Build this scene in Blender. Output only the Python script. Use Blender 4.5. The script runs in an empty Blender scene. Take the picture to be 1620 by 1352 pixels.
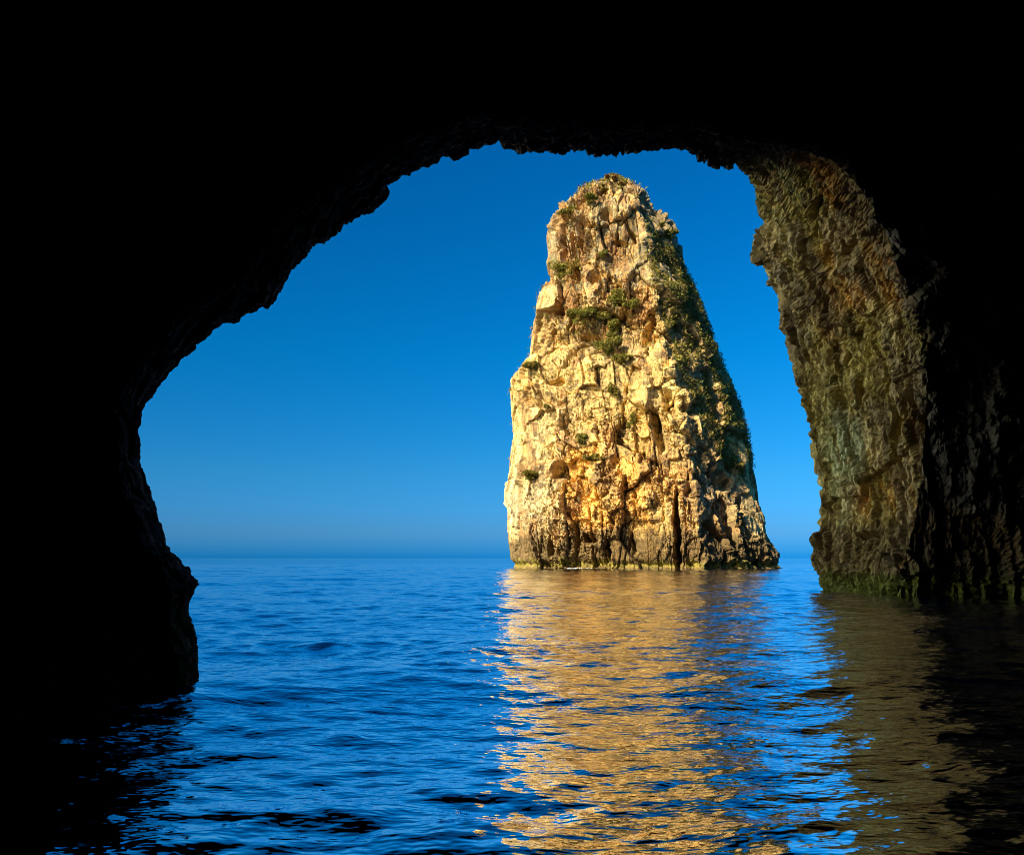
import bpy, math
import numpy as np

# ------------------------------------------------------------------ camera, sky, sun
S = bpy.context.scene
COL = S.collection
PITCH = math.radians(9.206)
FPX = 1271.0                     # focal length in photo pixels (photo 1620 x 1352)
CAM_Z = 2.0
cd = bpy.data.cameras.new("camera")
cam = bpy.data.objects.new("camera", cd)
COL.objects.link(cam)
cam.location = (0, 0, CAM_Z)
cam.rotation_euler = (math.pi / 2 + PITCH, 0, 0)
cd.sensor_fit = 'HORIZONTAL'
cd.sensor_width = 36
cd.lens = FPX / 1620 * 36
cd.clip_start = 0.05
cd.clip_end = 60000
S.camera = cam

SUN_EL = math.radians(41)
SUN_AZ = math.atan2(-0.775, -0.63)          # horizontal direction towards the sun (x, y)
sunv = np.array([math.sin(SUN_AZ) * math.cos(SUN_EL), math.cos(SUN_AZ) * math.cos(SUN_EL), math.sin(SUN_EL)])
SKYSTOPS = [(0.0, (0.03, 0.46, 1.45)), (0.03, (0.26, 0.52, 1.12)), (0.10, (0.26, 0.66, 1.0)), (0.25, (0.03, 0.84, 1.08)), (0.49, (0.03, 0.90, 1.12)), (0.62, (0.10, 1.0, 1.35))]
W = bpy.data.worlds.new("World")
S.world = W
W.use_nodes = True
nt = W.node_tree
bg = nt.nodes["Background"]
sky = nt.nodes.new("ShaderNodeTexSky")
sky.sky_type = 'NISHITA'
sky.sun_disc = False
sky.sun_elevation = SUN_EL
sky.sun_rotation = SUN_AZ
sky.air_density = 1.0
sky.dust_density = 0.4
sky.ozone_density = 4.0
sky.altitude = 0
hs = nt.nodes.new("ShaderNodeHueSaturation")
hs.inputs["Hue"].default_value = 0.49
hs.inputs["Saturation"].default_value = 1.35
hs.inputs["Value"].default_value = 1.0
tint = nt.nodes.new("ShaderNodeMix")
tint.data_type = 'RGBA'
tint.blend_type = 'MULTIPLY'
tint.inputs[0].default_value = 1.0
tint.inputs[7].default_value = (0.55, 0.98, 1.10, 1)
nt.links.new(sky.outputs[0], hs.inputs["Color"])
nt.links.new(hs.outputs[0], tint.inputs[6])
# deeper, cleaner blue towards the horizon than the plain model gives, brighter to the right
wtc = nt.nodes.new("ShaderNodeTexCoord")
wsep = nt.nodes.new("ShaderNodeSeparateXYZ")
nt.links.new(wtc.outputs["Generated"], wsep.inputs[0])
ramp = nt.nodes.new("ShaderNodeValToRGB")
els = ramp.color_ramp.elements
stops = SKYSTOPS
els[0].position, els[0].color = stops[0][0], (*stops[0][1], 1)
els[1].position, els[1].color = stops[-1][0], (*stops[-1][1], 1)
for pos, colr in stops[1:-1]:
    e = els.new(pos); e.color = (*colr, 1)
nt.links.new(wsep.outputs[2], ramp.inputs[0])
m2 = nt.nodes.new("ShaderNodeMix"); m2.data_type = 'RGBA'; m2.blend_type = 'MULTIPLY'; m2.inputs[0].default_value = 1
nt.links.new(tint.outputs[2], m2.inputs[6]); nt.links.new(ramp.outputs[0], m2.inputs[7])
xr_ = nt.nodes.new("ShaderNodeMapRange")
xr_.inputs[1].default_value = -0.5; xr_.inputs[2].default_value = 0.4; xr_.inputs[3].default_value = 0.85; xr_.inputs[4].default_value = 1.18
nt.links.new(wsep.outputs[0], xr_.inputs[0])
m3 = nt.nodes.new("ShaderNodeVectorMath"); m3.operation = 'SCALE'
nt.links.new(m2.outputs[2], m3.inputs[0]); nt.links.new(xr_.outputs[0], m3.inputs["Scale"])
# paler, warmer boost added to the unseen sky at left, lighting the cliff wall
side = nt.nodes.new("ShaderNodeMapRange"); side.interpolation_type = 'SMOOTHSTEP'
side.inputs[1].default_value = -0.52; side.inputs[2].default_value = -0.80
nt.links.new(wsep.outputs[0], side.inputs[0])
m4 = nt.nodes.new("ShaderNodeMix"); m4.data_type = 'RGBA'; m4.blend_type = 'MULTIPLY'; m4.inputs[0].default_value = 1
m4.inputs[7].default_value = (11.5, 8.0, 4.0, 1)
nt.links.new(sky.outputs[0], m4.inputs[6])
m5 = nt.nodes.new("ShaderNodeMix"); m5.data_type = 'RGBA'
nt.links.new(side.outputs[0], m5.inputs[0]); nt.links.new(m3.outputs[0], m5.inputs[6]); nt.links.new(m4.outputs[2], m5.inputs[7])
nt.links.new(m5.outputs[2], bg.inputs[0])
bg.inputs[1].default_value = 0.071

sl = bpy.data.lights.new("sun", 'SUN')
sl.energy = 5.0
sl.angle = math.radians(0.5)
sl.color = (1.0, 0.88, 0.68)
so = bpy.data.objects.new("sun", sl)
COL.objects.link(so)
so.rotation_euler = (math.pi / 2 - SUN_EL, 0, -SUN_AZ + math.pi)
so.location = (-60, -60, 90)

S.view_settings.view_transform = 'Standard'
S.view_settings.look = 'None'
S.view_settings.exposure = 0.52
S.view_settings.gamma = 1
S.render.film_transparent = False
S.cycles.diffuse_bounces = 2
S.cycles.glossy_bounces = 4
S.cycles.max_bounces = 6
S.cycles.filter_width = 0.95
S.cycles.caustics_reflective = False
S.cycles.caustics_refractive = False

# ------------------------------------------------------------------ noise in numpy
def h3(ix, iy, iz, seed):
    n = (ix.astype(np.int64) * 73856093) ^ (iy.astype(np.int64) * 19349663) ^ (iz.astype(np.int64) * 83492791) ^ (seed * 2654435761)
    n = n & 0xffffffff
    n = ((n ^ (n >> 16)) * 0x45d9f3b) & 0xffffffff
    n = ((n ^ (n >> 16)) * 0x45d9f3b) & 0xffffffff
    n = n ^ (n >> 16)
    return (n & 0xffffff).astype(np.float64) / float(0x1000000)

def vn(p, seed=0):
    """value noise, -1..1"""
    i = np.floor(p)
    f = p - i
    f = f * f * f * (f * (f * 6 - 15) + 10)
    i = i.astype(np.int64)
    out = 0
    for dx in (0, 1):
        wx = f[:, 0] if dx else 1 - f[:, 0]
        for dy in (0, 1):
            wy = f[:, 1] if dy else 1 - f[:, 1]
            for dz in (0, 1):
                wz = f[:, 2] if dz else 1 - f[:, 2]
                out = out + wx * wy * wz * h3(i[:, 0] + dx, i[:, 1] + dy, i[:, 2] + dz, seed)
    return out * 2 - 1

def fbm(p, oct=4, seed=0, gain=0.5, ridge=False):
    a, s, out = 1.0, 0.0, 0
    q = p.copy()
    for o in range(oct):
        v = vn(q, seed + o * 17)
        if ridge:
            v = 1 - 2 * np.abs(v)
        out = out + a * v
        s += a
        a *= gain
        q = q * 2.03 + 11.7
    return out / s

def worley(q, seed, box=False):
    c = np.floor(q).astype(np.int64)
    n = len(q)
    F1 = np.full(n, 9.0)
    F2 = np.full(n, 9.0)
    best = np.zeros((n, 3))
    ident = np.zeros(n)
    for dx in (-1, 0, 1):
        for dy in (-1, 0, 1):
            for dz in (-1, 0, 1):
                x, y, z = c[:, 0] + dx, c[:, 1] + dy, c[:, 2] + dz
                j = np.stack([h3(x, y, z, seed + 1), h3(x, y, z, seed + 2), h3(x, y, z, seed + 3)], 1)
                v = np.stack([x, y, z], 1) + j - q
                d = np.abs(v).max(1) * 0.75 + np.abs(v).sum(1) * 0.15 if box else np.sqrt((v * v).sum(1))
                closer = d < F1
                F2 = np.where(closer, F1, np.minimum(F2, d))
                best[closer] = v[closer]
                ident[closer] = h3(x, y, z, seed + 4)[closer]
                F1 = np.where(closer, d, F1)
    return F1, F2, best, ident

def smooth(a, b, x):
    t = np.clip((x - a) / (b - a), 0, 1)
    return t * t * (3 - 2 * t)

def blocks(p, scale, seed, step, tilt, crack, cw=0.10, warp=0.25, box=False):
    """faceted broken-rock relief: random step and tilt per cell, cracks between cells"""
    sc = np.array(scale, float)
    q = p / sc
    wv = np.stack([vn(q * 1.7 + 5, seed + 31), vn(q * 1.7 + 9, seed + 32), vn(q * 1.7 + 13, seed + 33)], 1)
    q = q + warp * wv
    F1, F2, v, ident = worley(q, seed, box)
    r = np.stack([ident * 7.31 % 1, ident * 13.7 % 1, ident * 29.3 % 1], 1) * 2 - 1
    d = step * (ident * 2 - 1) + tilt * (v * r).sum(1)
    d = d - crack * (1 - smooth(0, cw, F2 - F1))
    return d, ident, F2 - F1

# ------------------------------------------------------------------ helpers
cp, sp = math.cos(PITCH), math.sin(PITCH)

def ray(px, py):
    """slopes x/y and z/y of the line of sight through a photo pixel"""
    u = (np.asarray(px, float) - 810) / FPX
    v = (676 - np.asarray(py, float)) / FPX
    y = cp - v * sp
    return u / y, (sp + v * cp) / y

def at(px, py, depth):
    sx, sz = ray(px, py)
    return np.array([sx * depth, depth, CAM_Z + sz * depth])

def project(P):
    d = P - np.array([0, 0, CAM_Z])
    f = d[:, 1] * cp + d[:, 2] * sp
    v = -d[:, 1] * sp + d[:, 2] * cp
    return 810 + FPX * d[:, 0] / f, 676 - FPX * v / f

def grid_normals(G):
    a = np.gradient(G, axis=0)
    b = np.gradient(G, axis=1)
    n = np.cross(a, b)
    return n / np.maximum(np.linalg.norm(n, axis=2, keepdims=True), 1e-9)

def mesh_obj(name, verts, faces, mat, smooth_shade=True, col=None, parent=None):
    """faces: (n,4) quads"""
    me = bpy.data.meshes.new(name)
    nv, nf = len(verts), len(faces)
    k = faces.shape[1]
    me.vertices.add(nv)
    me.vertices.foreach_set("co", np.ascontiguousarray(verts, dtype=np.float32).ravel())
    me.loops.add(nf * k)
    me.loops.foreach_set("vertex_index", np.ascontiguousarray(faces, dtype=np.int32).ravel())
    me.polygons.add(nf)
    me.polygons.foreach_set("loop_start", np.arange(0, nf * k, k, dtype=np.int32))
    me.polygons.foreach_set("use_smooth", np.full(nf, smooth_shade, dtype=bool))
    if col is not None:
        at_ = me.attributes.new("tone", 'FLOAT_COLOR', 'POINT')
        c = np.ones((nv, 4), dtype=np.float32)
        c[:, :3] = col
        at_.data.foreach_set("color", c.ravel())
    me.update(calc_edges=True)
    me.validate()
    me.materials.append(mat)
    o = bpy.data.objects.new(name, me)
    COL.objects.link(o)
    if parent:
        o.parent = parent
    return o

def quads(nr, nc, wrap=False, rows=None):
    r = np.arange(nr - 1) if rows is None else rows
    c = np.arange(nc if wrap else nc - 1)
    R, C = np.meshgrid(r, c, indexing='ij')
    C2 = (C + 1) % nc
    f = np.stack([R * nc + C, R * nc + C2, (R + 1) * nc + C2, (R + 1) * nc + C], -1)
    return f.reshape(-1, 4)

def compact(V, F, col):
    used = np.unique(F)
    m = np.full(len(V), -1)
    m[used] = np.arange(len(used))
    return V[used], m[F], col[used]

def tag(o, label=None, cat=None, group=None, kind=None):
    if label: o["label"] = label
    if cat: o["category"] = cat
    if group: o["group"] = group
    if kind: o["kind"] = kind
    return o

def lerp(a, b, t):
    return a + (b - a) * t[:, None]

# ------------------------------------------------------------------ materials
def rock_material(name, bump, scale, rough=0.85):
    m = bpy.data.materials.new(name)
    m.use_nodes = True
    n = m.node_tree
    b = n.nodes["Principled BSDF"]
    b.inputs["Roughness"].default_value = rough
    b.inputs["Specular IOR Level"].default_value = 0.25
    a = n.nodes.new("ShaderNodeAttribute"); a.attribute_name = "tone"
    tc = n.nodes.new("ShaderNodeTexCoord")
    mp = n.nodes.new("ShaderNodeMapping")
    mp.inputs["Scale"].default_value = (1, 1, 0.6)
    n.links.new(tc.outputs["Object"], mp.inputs[0])
    no = n.nodes.new("ShaderNodeTexNoise")
    no.inputs["Scale"].default_value = scale
    no.inputs["Detail"].default_value = 8
    no.inputs["Roughness"].default_value = 0.65
    n.links.new(mp.outputs[0], no.inputs["Vector"])
    r = n.nodes.new("ShaderNodeMapRange")
    r.inputs[1].default_value = 0.3; r.inputs[2].default_value = 0.7
    r.inputs[3].default_value = 0.38; r.inputs[4].default_value = 1.5
    n.links.new(no.outputs[0], r.inputs[0])
    mx = n.nodes.new("ShaderNodeMix"); mx.data_type = 'RGBA'; mx.blend_type = 'MULTIPLY'
    mx.inputs[0].default_value = 1
    n.links.new(a.outputs["Color"], mx.inputs[6])
    n.links.new(r.outputs[0], mx.inputs[7])
    n.links.new(mx.outputs[2], b.inputs["Base Color"])
    bp = n.nodes.new("ShaderNodeBump")
    bp.inputs["Strength"].default_value = 0.9
    bp.inputs["Distance"].default_value = bump
    n.links.new(no.outputs[0], bp.inputs["Height"])
    n.links.new(bp.outputs[0], b.inputs["Normal"])
    return m

def foliage_material():
    m = bpy.data.materials.new("foliage")
    m.use_nodes = True
    n = m.node_tree
    b = n.nodes["Principled BSDF"]
    b.inputs["Roughness"].default_value = 0.7
    b.inputs["Specular IOR Level"].default_value = 0.2
    a = n.nodes.new("ShaderNodeAttribute"); a.attribute_name = "tone"
    n.links.new(a.outputs["Color"], b.inputs["Base Color"])
    return m

M_STACK = rock_material("stack_limestone", 0.12, 2.2)
M_CAVE = rock_material("cave_rock", 0.05, 4.0)
M_LEAF = foliage_material()

# ------------------------------------------------------------------ sea
mw = bpy.data.materials.new("sea_water")
mw.use_nodes = True
n = mw.node_tree
b = n.nodes["Principled BSDF"]
b.inputs["Base Color"].default_value = (0.0, 0.012, 0.07, 1)
b.inputs["Roughness"].default_value = 0.03
b.inputs["IOR"].default_value = 1.5
b.inputs["Specular IOR Level"].default_value = 0.5
tc = n.nodes.new("ShaderNodeTexCoord")
mp = n.nodes.new("ShaderNodeMapping")
mp.inputs["Scale"].default_value = (0.55, 1.0, 1.0)
mp.inputs["Rotation"].default_value = (0, 0, math.radians(8))
n.links.new(tc.outputs["Object"], mp.inputs[0])
n1 = n.nodes.new("ShaderNodeTexNoise"); n1.inputs["Scale"].default_value = 2.6; n1.inputs["Detail"].default_value = 3
n1.inputs["Roughness"].default_value = 0.55
n.links.new(mp.outputs[0], n1.inputs["Vector"])
bp1 = n.nodes.new("ShaderNodeBump"); bp1.inputs["Strength"].default_value = 1.0; bp1.inputs["Distance"].default_value = 0.075
n.links.new(n1.outputs[0], bp1.inputs["Height"])
n.links.new(bp1.outputs[0], b.inputs["Normal"])

for q_ in list(n.links):
    if q_.to_socket.name == "Surface": n.links.remove(q_)
gl = n.nodes.new("ShaderNodeBsdfGlossy"); gl.inputs["Color"].default_value = (0.93, 0.95, 1.0, 1); gl.inputs["Roughness"].default_value = 0.012
n.links.new(bp1.outputs[0], gl.inputs["Normal"])
ms = n.nodes.new("ShaderNodeMixShader"); ms.inputs[0].default_value = 0.62
lw = n.nodes.new("ShaderNodeLayerWeight"); lw.inputs["Blend"].default_value = 0.5
n.links.new(bp1.outputs[0], lw.inputs["Normal"])
fr = n.nodes.new("ShaderNodeValToRGB")
fe = fr.color_ramp.elements
fe[0].position, fe[0].color = 0.38, (0.07, 0.07, 0.07, 1)
fe[1].position, fe[1].color = 0.90, (0.97, 0.97, 0.97, 1)
e_ = fe.new(0.58); e_.color = (0.26, 0.26, 0.26, 1)
e_ = fe.new(0.74); e_.color = (0.78, 0.78, 0.78, 1)
n.links.new(lw.outputs["Facing"], fr.inputs[0])
n.links.new(fr.outputs[0], ms.inputs[0])
n.links.new(b.outputs[0], ms.inputs[1]); n.links.new(gl.outputs[0], ms.inputs[2])
n.links.new(ms.outputs[0], n.nodes["Material Output"].inputs["Surface"])

def build_sea():
    r = [0.6]
    while r[-1] < 4: r.append(r[-1] * 1.02)
    while r[-1] < 260: r.append(r[-1] * 1.0036)
    while r[-1] < 30000: r.append(r[-1] * 1.035)
    r = np.array(r)
    fine = np.radians(np.linspace(-44, 44, 800))
    rest = np.radians(np.linspace(44, 316, 120)[1:-1])
    az = np.concatenate([fine, rest])
    R, A = np.meshgrid(r, az, indexing='ij')
    X, Y = R * np.sin(A), R * np.cos(A)
    dr = np.gradient(r)[:, None] * np.ones_like(X)
    side = np.where(np.abs(A) < 0.78, 0.0019, 0.04) * R
    sp_ = np.maximum(dr, side * 0.8)
    rng = np.random.default_rng(5)
    Z = np.zeros_like(X)
    P = np.stack([X.ravel() / 9.0, Y.ravel() / 6.0, np.zeros(X.size)], 1)
    gust = 0.75 + 0.45 * (vn(P, 3) * 0.7 + vn(P * 2.7, 4) * 0.4).reshape(X.shape)
    N = 110
    for i in range(N):
        lam = 0.22 * (22 / 0.22) ** ((i + rng.random()) / N)
        spread = 0.95 if lam < 0.5 else 0.68
        th = math.radians(-84) + rng.normal() * spread     # travelling towards the cave
        k = 2 * math.pi / lam
        slope = (0.032 if lam < 0.45 else 0.042 if lam < 1.8 else 0.022) * (1.0 if lam < 1.6 else (1.6 / lam) ** 0.55)
        amp = slope / k
        fade = np.clip((lam / (sp_ * 3.2)) - 1, 0, 1)
        ph = k * (X * math.cos(th) + Y * math.sin(th)) + rng.random() * 6.283 + 1.1 * gust
        s = np.sin(ph)
        if lam < 3: s = 1.7 * np.exp(s - 1) - 0.8
        Z += amp * fade * (s + 0.18 * np.cos(2 * ph)) * (gust if lam < 5 else 1)
    V = np.stack([X, Y, Z], -1).reshape(-1, 3)
    F = quads(len(r), len(az), wrap=True)[:, ::-1]
    # close the small centre hole
    V = np.vstack([V, [[0, 0, 0]]])
    nc = len(az)
    c = np.arange(nc)
    T = np.stack([np.full(nc, len(V) - 1), (c + 1) % nc, c, c], 1)
    o = mesh_obj("sea", V, F, mw)
    return o
tag(build_sea(), kind="structure")

# ------------------------------------------------------------------ the cave
# pairs of photo outlines: outer rim (x, y, depth) and inner edge (x, y, depth) of the mouth
rows = [
    (322, 1080, 12.9, 300, 1100, 11.9),
    (322, 1035, 13.1, 290, 1045, 12.0),
    (293, 966, 13.4, 268, 965, 12.2),
    (322, 926, 13.6, 288, 918, 12.4),
    (306, 900, 13.7, 268, 885, 12.5),
    (262, 850, 14.0, 228, 838, 12.7),
    (233, 772, 14.5, 196, 768, 12.9),
    (221, 700, 15.0, 178, 692, 13.2),
    (226, 640, 15.4, 178, 622, 13.4),
    (262, 598, 15.8, 208, 560, 13.8),
    (332, 524, 16.6, 280, 478, 14.5),
    (385, 500, 17.2, 340, 440, 14.8),
    (428, 480, 17.7, 380, 418, 15.2),
    (488, 402, 18.5, 436, 345, 15.8),
    (560, 352, 19.6, 520, 290, 16.5),
    (605, 325, 20.3, 572, 268, 17.0),
    (630, 292, 20.8, 600, 236, 17.4),
    (690, 256, 21.8, 668, 205, 18.2),
    (745, 236, 22.8, 735, 186, 19.0),
    (786, 224, 23.5, 785, 176, 19.8),
    (830, 240, 24.2, 832, 200, 20.6),
    (885, 240, 25.2, 888, 204, 21.6),
    (960, 244, 27.0, 966, 212, 23.2),
    (1085, 236, 31.0, 1100, 200, 27.0),
    (1140, 260, 34.0, 1160, 222, 29.5),
    (1172, 262, 38.0, 1230, 235, 31.0),
    (1185, 275, 43.0, 1330, 262, 33.0),
    (1222, 348, 46.5, 1392, 345, 35.5),
    (1200, 390, 47.5, 1425, 430, 37.0),
    (1238, 462, 48.5, 1452, 520, 38.5),
    (1252, 520, 49.3, 1465, 600, 39.5),
    (1258, 620, 50.2, 1462, 680, 40.3),
    (1275, 690, 50.8, 1452, 760, 41.0),
    (1290, 760, 51.2, 1444, 830, 41.5),
    (1292, 830, 51.4, 1428, 880, 41.5),
    (1287, 885, 51.6, 1412, 920, 41.4),
    (1300, 933, 51.3, 1408, 945, 41.7),
]
rows = [(a, b_, c_, a + (d - a) * k, b_ + (e - b_) * k, c_ + (f - c_) * k) for (a, b_, c_, d, e, f), k in
        zip(rows, list(np.interp(range(len(rows)), [0, 8, 12, 18, 23, 26], [0.35, 0.35, 0.6, 0.8, 0.9, 1.0])))]
O = np.array([at(a, b_, c) for a, b_, c, d, e, f in rows])
I = np.array([at(d, e, f) for a, b_, c, d, e, f in rows])
def under(P, z): return np.array([P[0], P[1], z])
O = np.vstack([under(O[0], -7), under(O[0], -1.2), O, under(O[-1], -1.2), under(O[-1], -7)])
I = np.vstack([under(I[0], -7), under(I[0], -1.2), I, under(I[-1], -1.2), under(I[-1], -7)])
seg = np.linalg.norm(np.diff(O, axis=0), axis=1) + 0.5 * np.linalg.norm(np.diff(I, axis=0), axis=1)
seg = seg * 0.7
Sarc = np.concatenate([[0], np.cumsum(seg)])
# near rim needs finer rows than the far jamb
dens = 1.0 / (0.0030 * np.interp((np.arange(len(O))), np.arange(len(O)), O[:, 1]).clip(11, 40))
nrow = int(np.trapz(dens, Sarc))
cum = np.concatenate([[0], np.cumsum((dens[1:] + dens[:-1]) / 2 * np.diff(Sarc))])
ts = np.interp(np.linspace(0, cum[-1], nrow), cum, Sarc)
def along(A): return np.stack([np.interp(ts, Sarc, A[:, k]) for k in range(3)], 1)
def soften(A, k=9):
    ker = np.hanning(k + 2)[1:-1]; ker /= ker.sum()
    out = A.copy()
    for c in range(3):
        out[:, c] = np.convolve(np.pad(A[:, c], k // 2, mode='edge'), ker, mode='valid')
    return out
Or, Ir = soften(along(O)), soften(along(I), 31)
cen = np.array([7.0, 0, 1.0])
dirn = Ir - cen; dirn[:, 1] = 0
dirn[:, 2] = np.maximum(dirn[:, 2], -0.2)
dirn /= np.linalg.norm(dirn, axis=1, keepdims=True)
up = smooth(0.1, 0.9, dirn[:, 2])[:, None]
E1 = Or + dirn * 2.2 + np.array([0, 2.4, 0])
E2 = Or + dirn * 12 + np.array([0, 3.0, 0])
E3 = Or + dirn * 85 + np.array([0, 1.0, 0])
J1 = Ir + dirn * 4.0 + np.array([0, -0.9, 0])
J2 = Ir + dirn * 30 + np.array([0, -5.0, 0])
K1 = J2.copy(); K1[:, 1] = -12
K2 = J2.copy(); K2[:, 1] = -45
K3 = np.tile(np.array([[5, -52, 4.0]]), (nrow, 1))
prof = []
def seg_lin(A, B, n_, p=1.0):
    for t in np.linspace(0, 1, n_, endpoint=False) ** p:
        prof.append(A + (B - A) * t)
seg_lin(E3, E2, 14); seg_lin(E2, E1, 50)
# rounded outer edge: E1 -> O with curvature
for t in np.linspace(0, 1, 60, endpoint=False):
    a = t * math.pi / 2
    prof.append(E1 + (Or - E1) * 0 + (np.array([0, -2.4, 0]) * (1 - math.cos(a))) + (-dirn * 2.2) * math.sin(a))
NI0 = len(prof)
NOI = 230
for t in np.linspace(0, 1, NOI, endpoint=False):
    P = Or + (Ir - Or) * t
    prof.append(P)
NI1 = len(prof)
# rounded inner edge I -> J1
Q = Ir + (J1 - Ir) * 0.0
for t in np.linspace(0, 1, 70, endpoint=False):
    c0, c1, c2 = Ir, Ir + (Ir - Or) * 0.0 + dirn * 1.0 + np.array([0, -0.7, 0]), J1
    prof.append((1 - t) ** 2 * c0 + 2 * t * (1 - t) * c1 + t * t * c2)
for t in np.linspace(0, 1, 110, endpoint=False) ** 1.5:
    prof.append(J1 + (J2 - J1) * t)
seg_lin(J2, K1, 24); seg_lin(K1, K2, 16); seg_lin(K2, K3, 8); prof.append(K3)
G = np.stack(prof, 1)                       # rows x cols x 3
Nn = grid_normals(G)
# make normals point into the air of the mouth
nr, nc = G.shape[:2]
mid = G[nr // 2, (NI0 + NI1) // 2]
if (Nn[nr // 2, (NI0 + NI1) // 2] * (np.array([8, 30, 5]) - mid)).sum() < 0:
    Nn = -Nn
for _ in range(6):                          # soft normals: the relief leans smoothly round the edges
    Nn[:, 1:-1] = (Nn[:, :-2] + Nn[:, 1:-1] + Nn[:, 2:]) / 3
    Nn[1:-1] = (Nn[:-2] + Nn[1:-1] + Nn[2:]) / 3
Nn /= np.maximum(np.linalg.norm(Nn, axis=2, keepdims=True), 1e-6)
V = G.reshape(-1, 3)
NV = Nn.reshape(-1, 3)
amp = np.interp(V[:, 1], [5, 14, 25, 50], [0.30, 0.34, 0.6, 1.0])
right = smooth(12, 16, V[:, 0]) * smooth(30, 38, V[:, 1])
d1, id1, e1 = blocks(V, (1.9, 1.9, 7.5), 101, 0.55, 0.45, 0.35, cw=0.07, warp=0.16, box=True)
d1b, _, _ = blocks(V, (4.5, 4.5, 4.0), 111, 0.6, 0.5, 0.2, cw=0.04, warp=0.15, box=True)
d1 = 0.7 * d1 + 0.7 * d1b
crag = fbm(V * np.array([1.5, 1.5, 0.8]), 5, 112, gain=0.62, ridge=True)
d2, id2, e2 = blocks(V, (0.62, 0.62, 2.3), 202, 0.20, 0.18, 0.16, cw=0.10, warp=0.12, box=True)
d3, id3, e3 = blocks(V, (0.26, 0.26, 0.6), 303, 0.07, 0.10, 0.05, cw=0.10, warp=0.12, box=True)
fl = fbm(V * np.array([1.1, 1.1, 0.22]), 4, 404, ridge=True)
fb = fbm(V * 0.13, 3, 505)
fine = fbm(V * 3.3, 3, 606)
lamp = 0.18 + 0.82 * right
disp = amp * (0.75 * d1 * lamp + 1.0 * d2 + 1.1 * d3 + 0.25 * fl * right) + fb * amp * (0.35 + 0.6 * right) + 0.07 * fine * amp + 0.24 * crag * amp - amp * (0.72 - 0.25 * right)
QX, QY = project(np.where(V[:, 1:2] > 5, V, np.array([0, 30, 0])))
qw = 5 * vn(V * 0.8, 88)
for fx, fy, rx, ry, dep, lean in [(1418, 700, 5, 70, -1.2, 0.02), (1392, 840, 7, 40, -1.3, -0.1), (1405, 590, 5, 45, -1.0, 0.1), (1330, 400, 9, 26, -1.0, 0.5),
                                  (1290, 330, 8, 26, -0.9, 0.4), (1372, 500, 12, 8, -0.9, 0), (1352, 640, 4, 40, -0.6, 0), (1345, 845, 26, 9, -0.9, 0.3), (1440, 660, 5, 60, -1.0, 0.0)]:
    rr = np.hypot((QX + qw - fx + lean * (QY - fy)) / rx, (QY + qw - fy) / ry)
    disp += dep * (1 - smooth(0.4, 1.1, rr)) * right
disp = np.clip(disp, -2.2 * amp, 0.75 * amp)
V = V + NV * disp[:, None]
# tone of the limestone: olive grey, ochre and green-grey patches, dark tide line
pn = fbm(V * np.array([0.22, 0.22, 0.10]), 4, 11)
pn2 = fbm(V * np.array([0.35, 0.35, 0.12]) + 40, 4, 12)
pn3 = fbm(V * np.array([1.2, 1.2, 0.35]) + 90, 4, 13)
olive = np.array([0.42, 0.35, 0.12]); ochre = np.array([0.50, 0.25, 0.06]); green = np.array([0.32, 0.37, 0.18])
greyb = np.array([0.26, 0.21, 0.13]); dark = np.array([0.10, 0.07, 0.035]); cream = np.array([0.66, 0.52, 0.26])
c = np.tile(olive, (len(V), 1))
def mixc(c, k, w): return c + (k - c) * w[:, None]
c = mixc(c, ochre, smooth(0.05, 0.35, pn) * 0.8)
c = mixc(c, green, smooth(0.05, 0.35, pn2) * 0.6)
c = mixc(c, greyb, smooth(0.1, 0.4, -pn2 + 0.3 * pn3) * 0.9)
QX, QY = project(np.where(V[:, 1:2] > 5, V, np.array([0, 30, 0])))
def spot(x, y, rx, ry):
    return np.exp(-(((QX - x) / rx) ** 2 + ((QY - y) / ry) ** 2)) * smooth(-0.35, 0.15, pn3 + 0.5 * pn2)
sage = np.array([0.46, 0.54, 0.36]); rust = np.array([0.60, 0.27, 0.06]); ash = np.array([0.50, 0.45, 0.34])
c = mixc(c, sage, np.clip(spot(1335, 710, 38, 60) + 0.7 * spot(1320, 800, 25, 40), 0, 1) * 0.85)
c = mixc(c, rust, np.clip(spot(1385, 790, 32, 30) + 0.8 * spot(1345, 470, 25, 25), 0, 1) * 0.8)
c = mixc(c, ash, np.clip(spot(1235, 400, 28, 60) + 0.8 * spot(1345, 785, 14, 22) + 0.6 * spot(1290, 560, 30, 60), 0, 1) * 0.7)
c = mixc(c, cream, smooth(0.80, 0.95, id2) * 0.5)
c = mixc(c, dark, smooth(0.62, 0.9, id3) * 0.35 + smooth(0.05, 0.4, -pn3) * 0.6)
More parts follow.
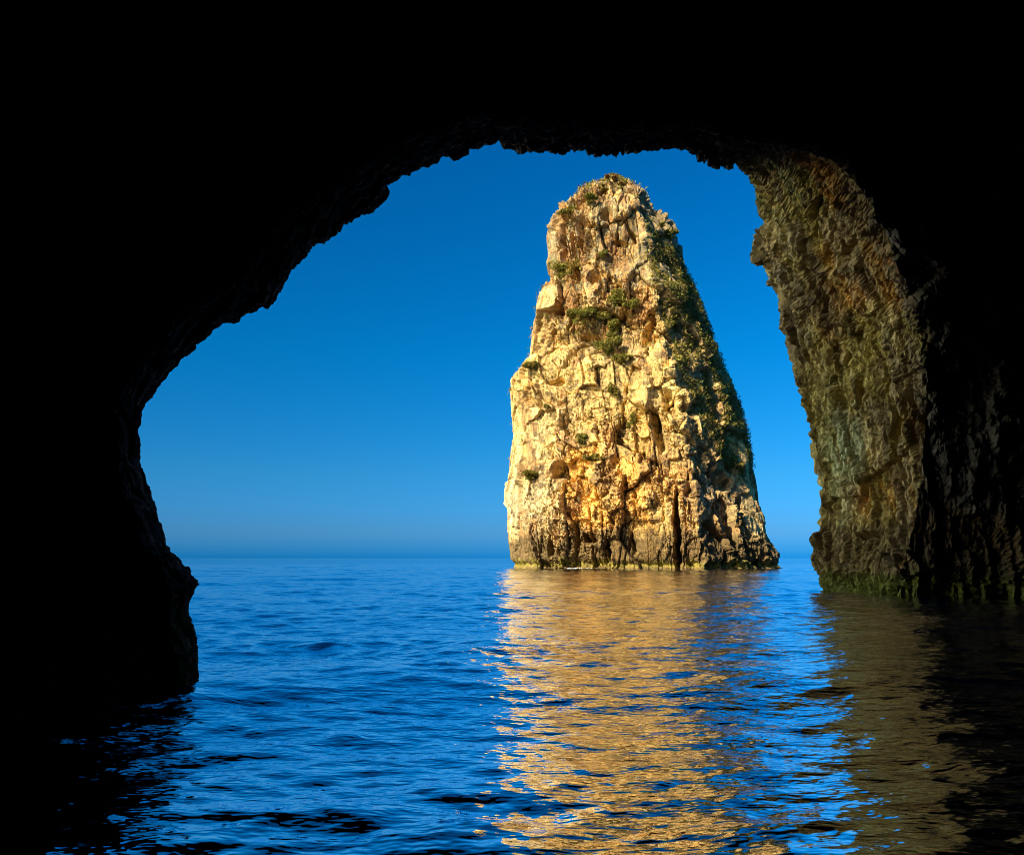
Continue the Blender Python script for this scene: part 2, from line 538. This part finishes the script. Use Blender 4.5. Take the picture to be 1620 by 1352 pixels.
# roof and near jamb dark grey; the same tone paints shade onto inner walls
cave_shade_c = np.array([0.052, 0.050, 0.050]) * (1 + 0.5 * pn3)[:, None] * (0.7 + 0.6 * id2)[:, None]
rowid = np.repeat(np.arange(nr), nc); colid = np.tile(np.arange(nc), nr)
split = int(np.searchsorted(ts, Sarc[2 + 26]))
cave_shade_w = np.maximum(1 - smooth(split - 60, split + 25, rowid + 25 * pn), smooth(NI1 - 22, NI1 + 22, colid + 26 * pn + 14 * pn3))
c = mixc(c, cave_shade_c, cave_shade_w)
tide = 3.4 + 1.6 * pn2
c = mixc(c, dark, (1 - smooth(0, 1.5, V[:, 2] - tide)) * 0.75)
c = mixc(c, np.array([0.10, 0.13, 0.02]), (1 - smooth(0.7, 1.5, V[:, 2] + 0.6 * pn3)) * 0.8)
F = quads(nr, nc)
if ((Nn[nr // 2, (NI0 + NI1) // 2]) * np.cross(G[nr // 2 + 1, NI0 + 50] - G[nr // 2, NI0 + 50], G[nr // 2, NI0 + 51] - G[nr // 2, NI0 + 50])).sum() > 0:
    F = F[:, ::-1]
rowi = F[:, 0] // nc
# the right jamb, from the roof edge down, is a cliff wall of its own
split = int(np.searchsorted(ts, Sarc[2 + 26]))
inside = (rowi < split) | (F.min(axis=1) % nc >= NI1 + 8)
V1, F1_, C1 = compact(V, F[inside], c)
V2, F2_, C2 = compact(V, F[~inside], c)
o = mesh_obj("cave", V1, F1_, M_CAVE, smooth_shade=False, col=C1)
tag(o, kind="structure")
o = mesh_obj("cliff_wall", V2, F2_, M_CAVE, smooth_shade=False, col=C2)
tag(o, "craggy olive and ochre cliff wall in shade, framing the cave mouth beside the dark roof", "cliff")

# ------------------------------------------------------------------ the sea stack
prow = [
    (282, 965, 972), (290, 957, 981), (297, 945, 990), (305, 929, 1000), (320, 908, 1014), (332, 886, 1028), (345, 877, 1040),
    (358, 869, 1058), (368, 866, 1067), (385, 864, 1076), (410, 865, 1081), (438, 869, 1085), (446, 873, 1087), (452, 866, 1092),
    (470, 856, 1099), (490, 850, 1109), (520, 848, 1118), (560, 844, 1130), (572, 840, 1134),
    (590, 815, 1143), (604, 809, 1149), (630, 811, 1157), (650, 812, 1163), (680, 809, 1171),
    (700, 811, 1175), (740, 809, 1181), (762, 803, 1187), (780, 801, 1190), (800, 801, 1194),
    (830, 803, 1206), (860, 805, 1218), (885, 808, 1229), (893, 809, 1231), (905, 811, 1233), (930, 812, 1238),
]
DS = 163.0
prow = np.array(prow, float)
prow[:, 2] += np.interp(prow[:, 0], [285, 320, 345, 540, 660, 850], [0, 0, 0, 9, 6, 0])
sx, sz = ray(prow[:, 1], prow[:, 0]); sx2, _ = ray(prow[:, 2], prow[:, 0])
ZT = CAM_Z + sz * DS
XL, XR = sx * DS, sx2 * DS
arx = np.interp(prow[:, 0], [276, 300, 345, 420, 500, 560, 650, 740, 850, 930], [972, 984, 988, 998, 1019, 1028, 1038, 1056, 1072, 1072])
ar_hat = (arx - (prow[:, 1] + prow[:, 2]) / 2) / ((prow[:, 2] - prow[:, 1]) / 2)
order = np.argsort(ZT)
ZT, XL, XR, ar_hat = ZT[order], XL[order], XR[order], ar_hat[order]
ztop = ZT[-1]
zz = np.concatenate([np.arange(-4, ztop, 0.145), [ztop]])
nz = len(zz)
xl, xr, ah = np.interp(zz, ZT, XL), np.interp(zz, ZT, XR), np.interp(zz, ZT, ar_hat)
def sm1(a, k):
    ker = np.hanning(k + 2)[1:-1]; ker /= ker.sum()
    return np.convolve(np.pad(a, k // 2, mode='edge'), ker, mode='valid')
xl, xr, ah = sm1(xl, 7), sm1(xr, 7), sm1(ah, 41)
cx, hw = (xl + xr) / 2, (xr - xl) / 2
def plan(ahat, yr):
    return np.array([(-1, 0.15), (-0.86, -0.42), (-0.35, -0.70), (ahat, -0.92), (ahat + 0.10, -0.80), (0.85, yr), (1, 0.15),
                     (0.72, 0.85), (0, 1.05), (-0.72, 0.85), (-1, 0.15)])
ku = np.array([0, 0.12, 0.27, 0.46, 0.50, 0.65, 0.75, 0.83, 0.89, 0.95, 1.0])
nu = 820
uu = np.linspace(0, 1, nu, endpoint=False)
G = np.zeros((nz, nu, 3))
for i in range(nz):
    p = plan(ah[i], np.interp(zz[i], [12, 32], [-0.52, -0.24]))
    for k in range(3):
        if k < 2:
            vals = np.interp(uu, ku, p[:, k])
            G[i, :, k] = vals
G[:, :, 0] = G[:, :, 0]
ker = np.hanning(23)[1:-1]; ker /= ker.sum()
def wrapsmooth(A):
    out = np.zeros_like(A); h = len(ker) // 2
    for j, w in enumerate(ker): out += w * np.roll(A, j - h, axis=1)
    return out
G = wrapsmooth(G)
G[:, :, 0] = cx[:, None] + G[:, :, 0] * hw[:, None]
depthfac = np.interp(zz, [0, 60, ztop], [0.86, 0.95, 1.0])
G[:, :, 1] = DS + G[:, :, 1] * hw[:, None] * depthfac[:, None]
G[:, :, 2] = zz[:, None]
Gp = np.concatenate([G[:, -1:], G, G[:, :1]], axis=1)
Nn = grid_normals(Gp)[:, 1:-1]
if Nn[nz // 2, int(nu * .3), 1] > 0: Nn = -Nn
for _ in range(8):
    Nn = (np.roll(Nn, 1, 1) + Nn + np.roll(Nn, -1, 1)) / 3
    Nn[1:-1] = (Nn[:-2] + Nn[1:-1] + Nn[2:]) / 3
Nn /= np.maximum(np.linalg.norm(Nn, axis=2, keepdims=True), 1e-6)
V = G.reshape(-1, 3); NV = Nn.reshape(-1, 3)
U = np.tile(uu, nz)
front = (U < 0.76)
PX, PY = project(V)
z = V[:, 2]
hwv = np.repeat(hw, nu)
small = np.clip(hwv / 8.0, 0.12, 1)
# tilted beds for the block fabric
T = V.copy()
T[:, 2] = V[:, 2] + 0.22 * (V[:, 0] - 20)
flute = smooth(55, 66, z) + (1 - smooth(6, 16, z)) * 0.45       # tall fluted zones near the top and foot
d0, id0, e0 = blocks(T, (8, 8, 9.5), 7, 1.1, 1.6, 0.4, cw=0.05, warp=0.13, box=True)
d1, id1, e1 = blocks(T, (3.4, 3.4, 4.6), 17, 0.75, 1.2, 0.35, cw=0.05, warp=0.13, box=True)
d1f, id1f, e1f = blocks(V, (2.3, 2.3, 11), 27, 0.75, 1.0, 0.6, cw=0.08, warp=0.13, box=True)
d2, id2, e2 = blocks(T, (1.5, 1.5, 1.7), 37, 0.34, 0.60, 0.18, cw=0.08, warp=0.12, box=True)
d2f, _, _ = blocks(V, (0.9, 0.9, 3.6), 47, 0.30, 0.5, 0.2, cw=0.10, box=True)
d3, id3, e3 = blocks(T, (0.6, 0.6, 0.62), 57, 0.15, 0.28, 0.08, cw=0.1, box=True)
big = fbm(V * 0.055, 2, 71)
rough = fbm(T * np.array([0.5, 0.5, 0.6]), 5, 72, gain=0.6, ridge=True)
patch = smooth(-0.2, 0.3, fbm(V * 0.08 + 30, 3, 73))           # smoother and rougher zones
flute = np.clip(flute + 0.3 * (fbm(V * 0.06 + 9, 2, 74)), 0, 1)
disp = (1.0 * d0 + (1 - flute) * 0.85 * d1 + flute * 1.15 * d1f) * (0.8 + 0.35 * patch)
calm = np.exp(-(((PX - 845) / 45) ** 2 + ((PY - 730) / 110) ** 2)) * front
patch = patch * (1 - 0.75 * calm)
disp *= 1 - 0.5 * calm
disp += (0.2 + 0.95 * patch) * ((1 - flute) * d2 + flute * (0.5 * d2 + 0.8 * d2f)) + (0.1 + 0.8 * patch) * d3
strike = fbm(T * np.array([0.35, 0.35, 0.09]), 4, 75, ridge=True)
disp += 1.1 * big + (0.2 + 0.45 * patch) * rough + 0.3 * strike + 0.35
# large features read from the photo: (x, y, half-width, half-height, depth in m, lean)
feats = [
    (885, 744, 13, 17, -2.8, 0.25), (893, 756, 8, 8, -1.6, 0), (1071, 830, 6, 62, -4.2, 0.0), (1071, 880, 7, 30, -3.0, 0),
    (1040, 680, 9, 42, -3.4, -0.25), (1060, 640, 12, 26, -2.4, -0.4), (1092, 648, 16, 18, -2.4, 0), (1130, 845, 7, 24, -2.8, -0.5),
    (1112, 880, 4, 24, -2.2, -0.1), (1145, 765, 14, 12, -2.2, 0), (1090, 770, 6, 22, -1.8, 0.1), (925, 852, 6, 9, -2.4, -0.3),
    (912, 438, 10, 10, -2.4, 0), (945, 446, 11, 11, -2.8, 0), (938, 538, 20, 9, -2.2, 0.0), (985, 560, 16, 10, -1.6, 0),
    (905, 378, 5, 34, -1.6, 0), (925, 372, 6, 34, -1.7, 0), (890, 385, 4, 34, -1.3, 0), (958, 345, 12, 9, -1.9, 0),
    (1000, 375, 5, 16, -2.0, -0.4), (980, 385, 14, 6, -1.6, -0.9), (1027, 520, 10, 26, -2.2, 0.3), (888, 490, 5, 14, -2.0, 0),
    (880, 605, 14, 8, -1.8, 0), (890, 642, 8, 7, -1.2, 0), (930, 500, 26, 6, 1.3, 0), (985, 490, 16, 5, 1.2, 0),
    (850, 620, 5, 26, 1.0, 0), (1020, 620, 16, 34, 1.6, 0), (975, 800, 18, 30, 0.8, 0), (1100, 560, 8, 30, 0.8, 0.3),
    (870, 865, 4, 22, -1.5, 0), (960, 870, 4, 22, -1.4, -0.2), (1000, 860, 4, 20, -1.6, 0), (848, 870, 4, 18, -1.2, -0.3),
    (1168, 800, 5, 18, -1.6, 0.3), (975, 735, 7, 14, -1.3, 0.1), (1018, 725, 4, 12, -1.2, 0.2), (990, 770, 5, 18, -1.4, 0.2),
]
wx = 3.5 * vn(V * 0.5, 81) + 2 * vn(V * 1.3, 83); wy = 3.5 * vn(V * 0.5 + 7, 82)
for fx, fy, rx, ry, dep, lean in feats:
    dx = (PX + wx - fx + lean * (PY - fy)) / rx
    dy = (PY + wy - fy) / ry
    rr = np.sqrt(dx * dx + dy * dy)
    disp += 0.85 * dep * (1 - smooth(0.4, 1.12, rr)) * 1.25 * front * (1.0 if dep < 0 else 1)
edge = smooth(0.0, 1.0, (ztop - z) / 7.0)
# keep the outline: less relief right at the two silhouettes
sil = np.minimum(np.abs(U - 0.0), np.minimum(np.abs(U - 0.75), np.abs(U - 1.0)))
keep = 0.42 + 0.58 * smooth(0.01, 0.07, sil)
disp = disp * small * (0.15 + 0.85 * edge) * keep 
hi = smooth(48, 60, z)
disp = np.clip(disp, -6, 0.9 + 1.2 * smooth(0.01, 0.10, sil)) + (0.2 - 0.9 * hi) * (1 - smooth(0.01, 0.07, np.abs(U - 0.75))) * small ** 0.5 + (0.0 - 0.9 * hi) * (1 - smooth(0.01, 0.07, np.minimum(U, 1 - U))) * small ** 0.5
disp -= 0.8 * np.exp(-((z - 0.7) / 0.7) ** 2)
V = V + NV * disp[:, None]
V[:, 2] += (0.25 * rough + 0.35 * d2) * small * 0.6 * smooth(2, 8, z)

# --- tones
pA = fbm(V * np.array([0.05, 0.05, 0.05]) + 3, 4, 201)
pB = fbm(V * np.array([0.16, 0.16, 0.07]) + 13, 4, 202)
pC = fbm(V * np.array([0.5, 0.5, 0.16]) + 23, 4, 203)
pD = fbm(V * 0.9 + 33, 4, 204)
cream = np.array([0.76, 0.53, 0.19]); pale = np.array([0.70, 0.56, 0.30]); orange = np.array([0.85, 0.47, 0.11])
brown = np.array([0.40, 0.21, 0.075]); grey = np.array([0.36, 0.29, 0.15]); pink = np.array([0.48, 0.27, 0.14])
dk = np.array([0.10, 0.08, 0.05])
c = np.tile(cream, (len(V), 1))
def blob(x, y, rx, ry):
    return np.exp(-(((PX - x) / rx) ** 2 + ((PY - y) / ry) ** 2)) * front
c = mixc(c, pale, np.clip(blob(835, 800, 60, 55) * 1.1 + blob(870, 690, 60, 60) * 0.5, 0, 1) * smooth(-0.5, 0.1, pB + 0.3 * pC + 0.3))
c = mixc(c, orange, np.clip(blob(985, 760, 80, 70) * 1.0 + blob(940, 590, 30, 22) * 0.7 + blob(1000, 860, 60, 30) * .6 + smooth(0.02, 0.32, pB) * 0.75, 0, 1) * smooth(-0.4, 0.5, pC + pB * 0.9) * 0.9)
c = mixc(c, pink, np.clip(blob(900, 385, 40, 50) + blob(1120, 770, 60, 60) * 0.8, 0, 1) * smooth(-0.35, 0.1, pC) * 0.8)
c = mixc(c, grey, np.clip(smooth(-0.1, 0.3, pA + 0.5 * pD) * 0.6 + smooth(36, 60, z) * 0.85, 0, 1) * smooth(-0.3, 0.3, pD + 0.4 * pC))
c = mixc(c, brown, smooth(0.0, 0.4, -pC + 0.25 * pB + 0.14 * smooth(30, 58, z)) * 0.8)
c = mixc(c, dk, smooth(0.12, 0.4, -pD - 0.2 * pC) * 0.65)
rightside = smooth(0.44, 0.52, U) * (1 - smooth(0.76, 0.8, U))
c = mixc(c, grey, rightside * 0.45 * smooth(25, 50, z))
c *= (0.82 + 0.36 * id1)[:, None] * (0.86 + 0.28 * id2)[:, None]
tide = 5.6 + 3.0 * pB + 1.8 * pC
wet = 1 - smooth(-0.6, 1.6, z - tide)
c = mixc(c, np.array([0.15, 0.10, 0.04]), wet * 0.88)
alg = (1 - smooth(0.8, 1.9, z + 1.5 * pC + 0.8 * pB)) * smooth(0.12, 0.4, z)
c = mixc(c, np.array([0.30, 0.25, 0.04]), alg * 0.75)
c = np.clip(c, 0.01, 0.92)
# mesh with cap
F = quads(nz, nu, wrap=True)
capv = V[-nu:].mean(axis=0) + np.array([0, 0, 0.3])
V = np.vstack([V, capv]); c = np.vstack([c, c[-1:]])
k0 = (nz - 1) * nu
r_ = np.arange(nu)
capf = np.stack([k0 + r_, k0 + (r_ + 1) % nu, np.full(nu, len(V) - 1), np.full(nu, len(V) - 1)], 1)
tmp = np.cross(V[F[nu * 300 + 200, 1]] - V[F[nu * 300 + 200, 0]], V[F[nu * 300 + 200, 3]] - V[F[nu * 300 + 200, 0]])
if tmp[1] > 0: F = F[:, ::-1]
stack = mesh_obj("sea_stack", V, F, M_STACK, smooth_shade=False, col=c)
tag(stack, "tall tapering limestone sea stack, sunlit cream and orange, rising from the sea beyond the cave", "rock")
SV = V[:-1].copy()
SPX, SPY = project(SV)
SU = U

# ------------------------------------------------------------------ scrub and bushes
Ng = grid_normals(np.concatenate([SV.reshape(nz, nu, 3)[:, -1:], SV.reshape(nz, nu, 3), SV.reshape(nz, nu, 3)[:, :1]], 1))[:, 1:-1].reshape(-1, 3)
if Ng[(nz // 2) * nu + int(nu * .3), 1] > 0: Ng = -Ng
SN = NV

def leaves(centres, size, tone, rng, outward):
    """one small bent leaf spray (two triangles folded as a quad) per centre"""
    n_ = len(centres)
    d = rng.normal(size=(n_, 3)) + outward * 0.8 + np.array([0, 0, 0.6])
    d /= np.linalg.norm(d, axis=1, keepdims=True)
    a = np.cross(d, rng.normal(size=(n_, 3))); a /= np.linalg.norm(a, axis=1, keepdims=True)
    s = (size * rng.uniform(0.6, 1.4, n_))[:, None]
    v0 = centres - a * s * 0.35
    v1 = centres + d * s * 0.5 - a * s * 0.1
    v2 = centres + d * s * 1.1 + a * s * 0.1
    v3 = centres + a * s * 0.35 + d * s * 0.1
    V_ = np.stack([v0, v1, v2, v3], 1).reshape(-1, 3)
    F_ = np.arange(n_ * 4).reshape(-1, 4)
    C_ = np.repeat(tone, 4, axis=0)
    return V_, F_, C_

GREEN = np.array([0.12, 0.15, 0.018]); OLIVE = np.array([0.36, 0.30, 0.055]); DRY = np.array([0.46, 0.28, 0.08]); RUST = np.array([0.22, 0.085, 0.035])
def tones(n_, rng, dry, rust=0.0, lum=1.0):
    t = rng.random(n_)[:, None]
    c_ = GREEN * (1 - t) + OLIVE * t
    k = rng.random(n_)
    c_[k < dry] = DRY
    c_[k > 1 - rust] = RUST
    return c_ * rng.uniform(0.6, 1.4, n_)[:, None] * lum

def surf(px, py):
    m = np.where((SU < 0.76), (SPX - px) ** 2 + (SPY - py) ** 2 + (SV[:, 1] - 140) * 0.05, 1e9)
    i = np.argmin(m)
    return SV[i], SN[i]

def bush(px, py, wpx, hpx, label, dry=0.15, rust=0.0, seed=1, group=None):
    rng = np.random.default_rng(seed)
    p0, n0 = surf(px, py)
    m = p0[1] / FPX
    rx, rz = wpx * m / 2 * 1.35, hpx * m / 2 * 1.4
    n_ = int(70 * (wpx * hpx) ** 0.5 * 2.0)
    # several lobes so that the outline is uneven
    nl = max(5, int(wpx / 3))
    lob = rng.normal(size=(nl, 3)) * np.array([0.5, 0.25, 0.38])
    rad = rng.uniform(0.2, 0.55, nl)
    w = rng.integers(0, nl, n_)
    q = rng.normal(size=(n_, 3)); q /= np.linalg.norm(q, axis=1, keepdims=True)
    q = lob[w] + q * (rad[w] * rng.uniform(0.55, 1.0, n_))[:, None]
    q = q * np.array([rx, min(rx, 1.6), rz]) 
    cpt = p0 + n0 * 0.8 + q
    V_, F_, C_ = leaves(cpt, 0.31, tones(n_, rng, dry, rust), rng, q / np.maximum(np.linalg.norm(q, axis=1, keepdims=True), .1))
    # woody stems from the rock into the crown
    o_ = mesh_obj("bush", V_, F_, M_LEAF, smooth_shade=False, col=C_)
    tag(o_, label, "bush", group)
    ns = 5
    sv, sf = [], []
    for k in range(ns):
        e = p0 + n0 * 0.4 + q[rng.integers(0, n_)] * 0.8
        s0 = p0 - n0 * 0.6
        b0 = len(sv) * 1
        for P_, r0 in ((s0, 0.07), (e, 0.03)):
            for a_ in range(4):
                sv.append(P_ + np.array([math.cos(a_ * 1.571) * r0, math.sin(a_ * 1.571) * r0, 0]))
        for a_ in range(4):
            a2 = (a_ + 1) % 4
            sf.append((b0 + a_, b0 + a2, b0 + 4 + a2, b0 + 4 + a_))
    st = mesh_obj("stem", np.array(sv), np.array(sf), M_LEAF, col=np.tile([0.12, 0.08, 0.05], (len(sv), 1)), parent=o_)
    return o_

g = "bushes growing on the sea stack"
bl = [
    (928, 497, 44, 20, "wide dark green bush on a ledge halfway down the upper part of the stack", 0.08, 0),
    (987, 478, 34, 24, "dark green bush beside the bright ridge, level with the wide ledge bush", 0.05, 0),
    (963, 552, 34, 24, "round green bush over a dark hollow in the middle of the face", 0.1, 0),
    (972, 522, 14, 26, "narrow upright green bush in a gully above the round bush", 0.1, 0),
    (985, 572, 22, 12, "small green bush on a ledge just below the round bush", 0.1, 0),
    (951, 405, 11, 11, "small isolated round green shrub below the bare top wall", 0.0, 0),
    (892, 432, 34, 22, "green bush in the notch under the fluted brown wall", 0.1, 0),
    (912, 420, 26, 14, "grey-green shrub behind the notch bush, against the fluted wall", 0.5, 0),
    (938, 316, 20, 14, "fresh green bush on the slope just below the summit", 0.1, 0.0),
    (955, 305, 16, 9, "dark olive bush directly under the summit", 0.2, 0.1),
    (968, 288, 18, 6, "rust-brown dry scrub crowning the summit of the stack", 0.3, 0.55),
    (985, 300, 14, 9, "dark reddish shrub on the summit's shaded shoulder", 0.2, 0.4),
    (903, 340, 28, 7, "low green bush along the top edge of the fluted wall", 0.2, 0),
    (1052, 372, 18, 10, "dark green shrub jutting from the shaded flank below the summit", 0.1, 0),
    (1044, 357, 8, 5, "tiny dark tuft above the jutting flank shrub", 0.1, 0),
    (846, 580, 22, 8, "green scrub on the outer shoulder of the sunny face", 0.2, 0),
    (1000, 664, 12, 24, "thin upright green bush beside the deep dark cleft", 0.2, 0),
    (970, 616, 14, 20, "small olive bush in a crack of the middle face", 0.2, 0),
    (918, 693, 16, 12, "grey-green shrub low on the pale face", 0.3, 0),
    (938, 727, 28, 8, "flat bright green bush above the orange wall", 0.2, 0),
    (846, 752, 24, 10, "speckled green tufts near the pale bulge at the outer edge", 0.2, 0),
    (867, 644, 9, 8, "dark round tuft in a small hole of the pale face", 0.2, 0),
    (1158, 736, 26, 9, "green bush on the ledge above the brown lower corner", 0.25, 0),
]
for i, (x, y, w_, h_, lab, dr, ru) in enumerate(bl):
    bush(x, y, w_, h_, lab, dr, ru, seed=50 + i, group=g)

# ground cover of the shaded flank and ledges: nobody could count it
rng = np.random.default_rng(9)
cov = fbm(SV * 0.16 + 50, 4, 301)
cov2 = fbm(SV * 0.5 + 70, 3, 302)
fl_lo = np.interp(SPY, [300, 400, 480, 560, 650, 720, 760], [1008, 1018, 1036, 1058, 1100, 1132, 1160])
fl_hi = np.interp(SPY, [300, 345, 400, 470, 560, 650, 720, 760], [1014, 1030, 1065, 1095, 1128, 1165, 1180, 1186])
inflank = smooth(0, 10, SPX - fl_lo) * smooth(-6, 8, fl_hi + 6 - SPX) * ((SU > 0.40) & (SU < 0.80)) * smooth(330, 420, SPY) * (1 - smooth(740, 765, SPY))
wgt = inflank * smooth(-0.45, 0.15, cov + 0.5 * cov2) * 1.25
top = smooth(ztop - 7, ztop - 1, SV[:, 2] + 2.5 * cov2) * 0.45 * (SV[:, 2] > ztop - 8)
led = smooth(0.55, 0.8, Ng[:, 2]) * smooth(0.0, 0.3, cov2 + cov) * smooth(18, 26, SV[:, 2]) * 0.18
speck = smooth(0.33, 0.42, fbm(SV * 0.9 + 5, 3, 303)) * smooth(0.0, 0.2, cov + 0.1) * smooth(20, 26, SV[:, 2]) * (1 - smooth(46, 62, SV[:, 2])) * 0.5
wgt = np.clip(wgt + top + led + speck, 0, 1) * (SV[:, 2] > 12)
sel = np.where(rng.random(len(SV)) < wgt * 0.75)[0]
sel = rng.permutation(sel)[:160000]
base = SV[sel] + SN[sel] * rng.uniform(0.0, 0.65, len(sel))[:, None] + rng.normal(size=(len(sel), 3)) * 0.12
lum = (0.9 + 0.5 * cov2[sel])[:, None]
tn = tones(len(sel), rng, 0.22) * np.clip(lum, 0.5, 1.5)
Vl, Fl, Cl = leaves(base, 0.36, tn, rng, SN[sel])
o = mesh_obj("scrub", Vl, Fl, M_LEAF, smooth_shade=False, col=Cl)
tag(o, "olive and brown scrub spread over the shaded flank and ledges of the sea stack", "scrub", kind="stuff")

# ------------------------------------------------------------------ surf at the foot of the stack
mf = bpy.data.materials.new("sea_foam"); mf.use_nodes = True
mf.node_tree.nodes["Principled BSDF"].inputs["Base Color"].default_value = (0.8, 0.82, 0.8, 1)
mf.node_tree.nodes["Principled BSDF"].inputs["Roughness"].default_value = 0.6
fv, ff = [], []
rng = np.random.default_rng(3)
foot = np.where((np.abs(SV[:, 2] - 0.15) < 0.09) & (SU < 0.5))[0]
fx = SPX[foot]
wgt = np.where((fx > 888) & (fx < 942), 0.14, 0)
pick = foot[rng.random(len(foot)) < wgt]
for i in pick:
    for k in range(14):
        p = SV[i] + SN[i] * abs(rng.normal()) * 1.6 + np.array([rng.normal() * 0.2, -0.1, 0])
        s = rng.uniform(0.05, 0.16); hgt = rng.uniform(0.04, 0.22)
        p[2] = 0.03
        b0 = len(fv)
        a0 = rng.random() * 6.28
        for a_ in range(4):
            fv.append(p + np.array([math.cos(a0 + a_ * 1.571) * s * 1.6, math.sin(a0 + a_ * 1.571) * s, 0.02]))
        fv.append(p + np.array([0, 0, hgt]))
        for a_ in range(4):
            ff.append((b0 + a_, b0 + (a_ + 1) % 4, b0 + 4))
if ff:
    o = mesh_obj("foam", np.array(fv), np.array(ff), mf)
    tag(o, "thin white foam breaking at the foot of the stack", "foam", kind="stuff")
print("verts", len(SV), nr * nc, "scrub", len(sel), "foam", len(ff))
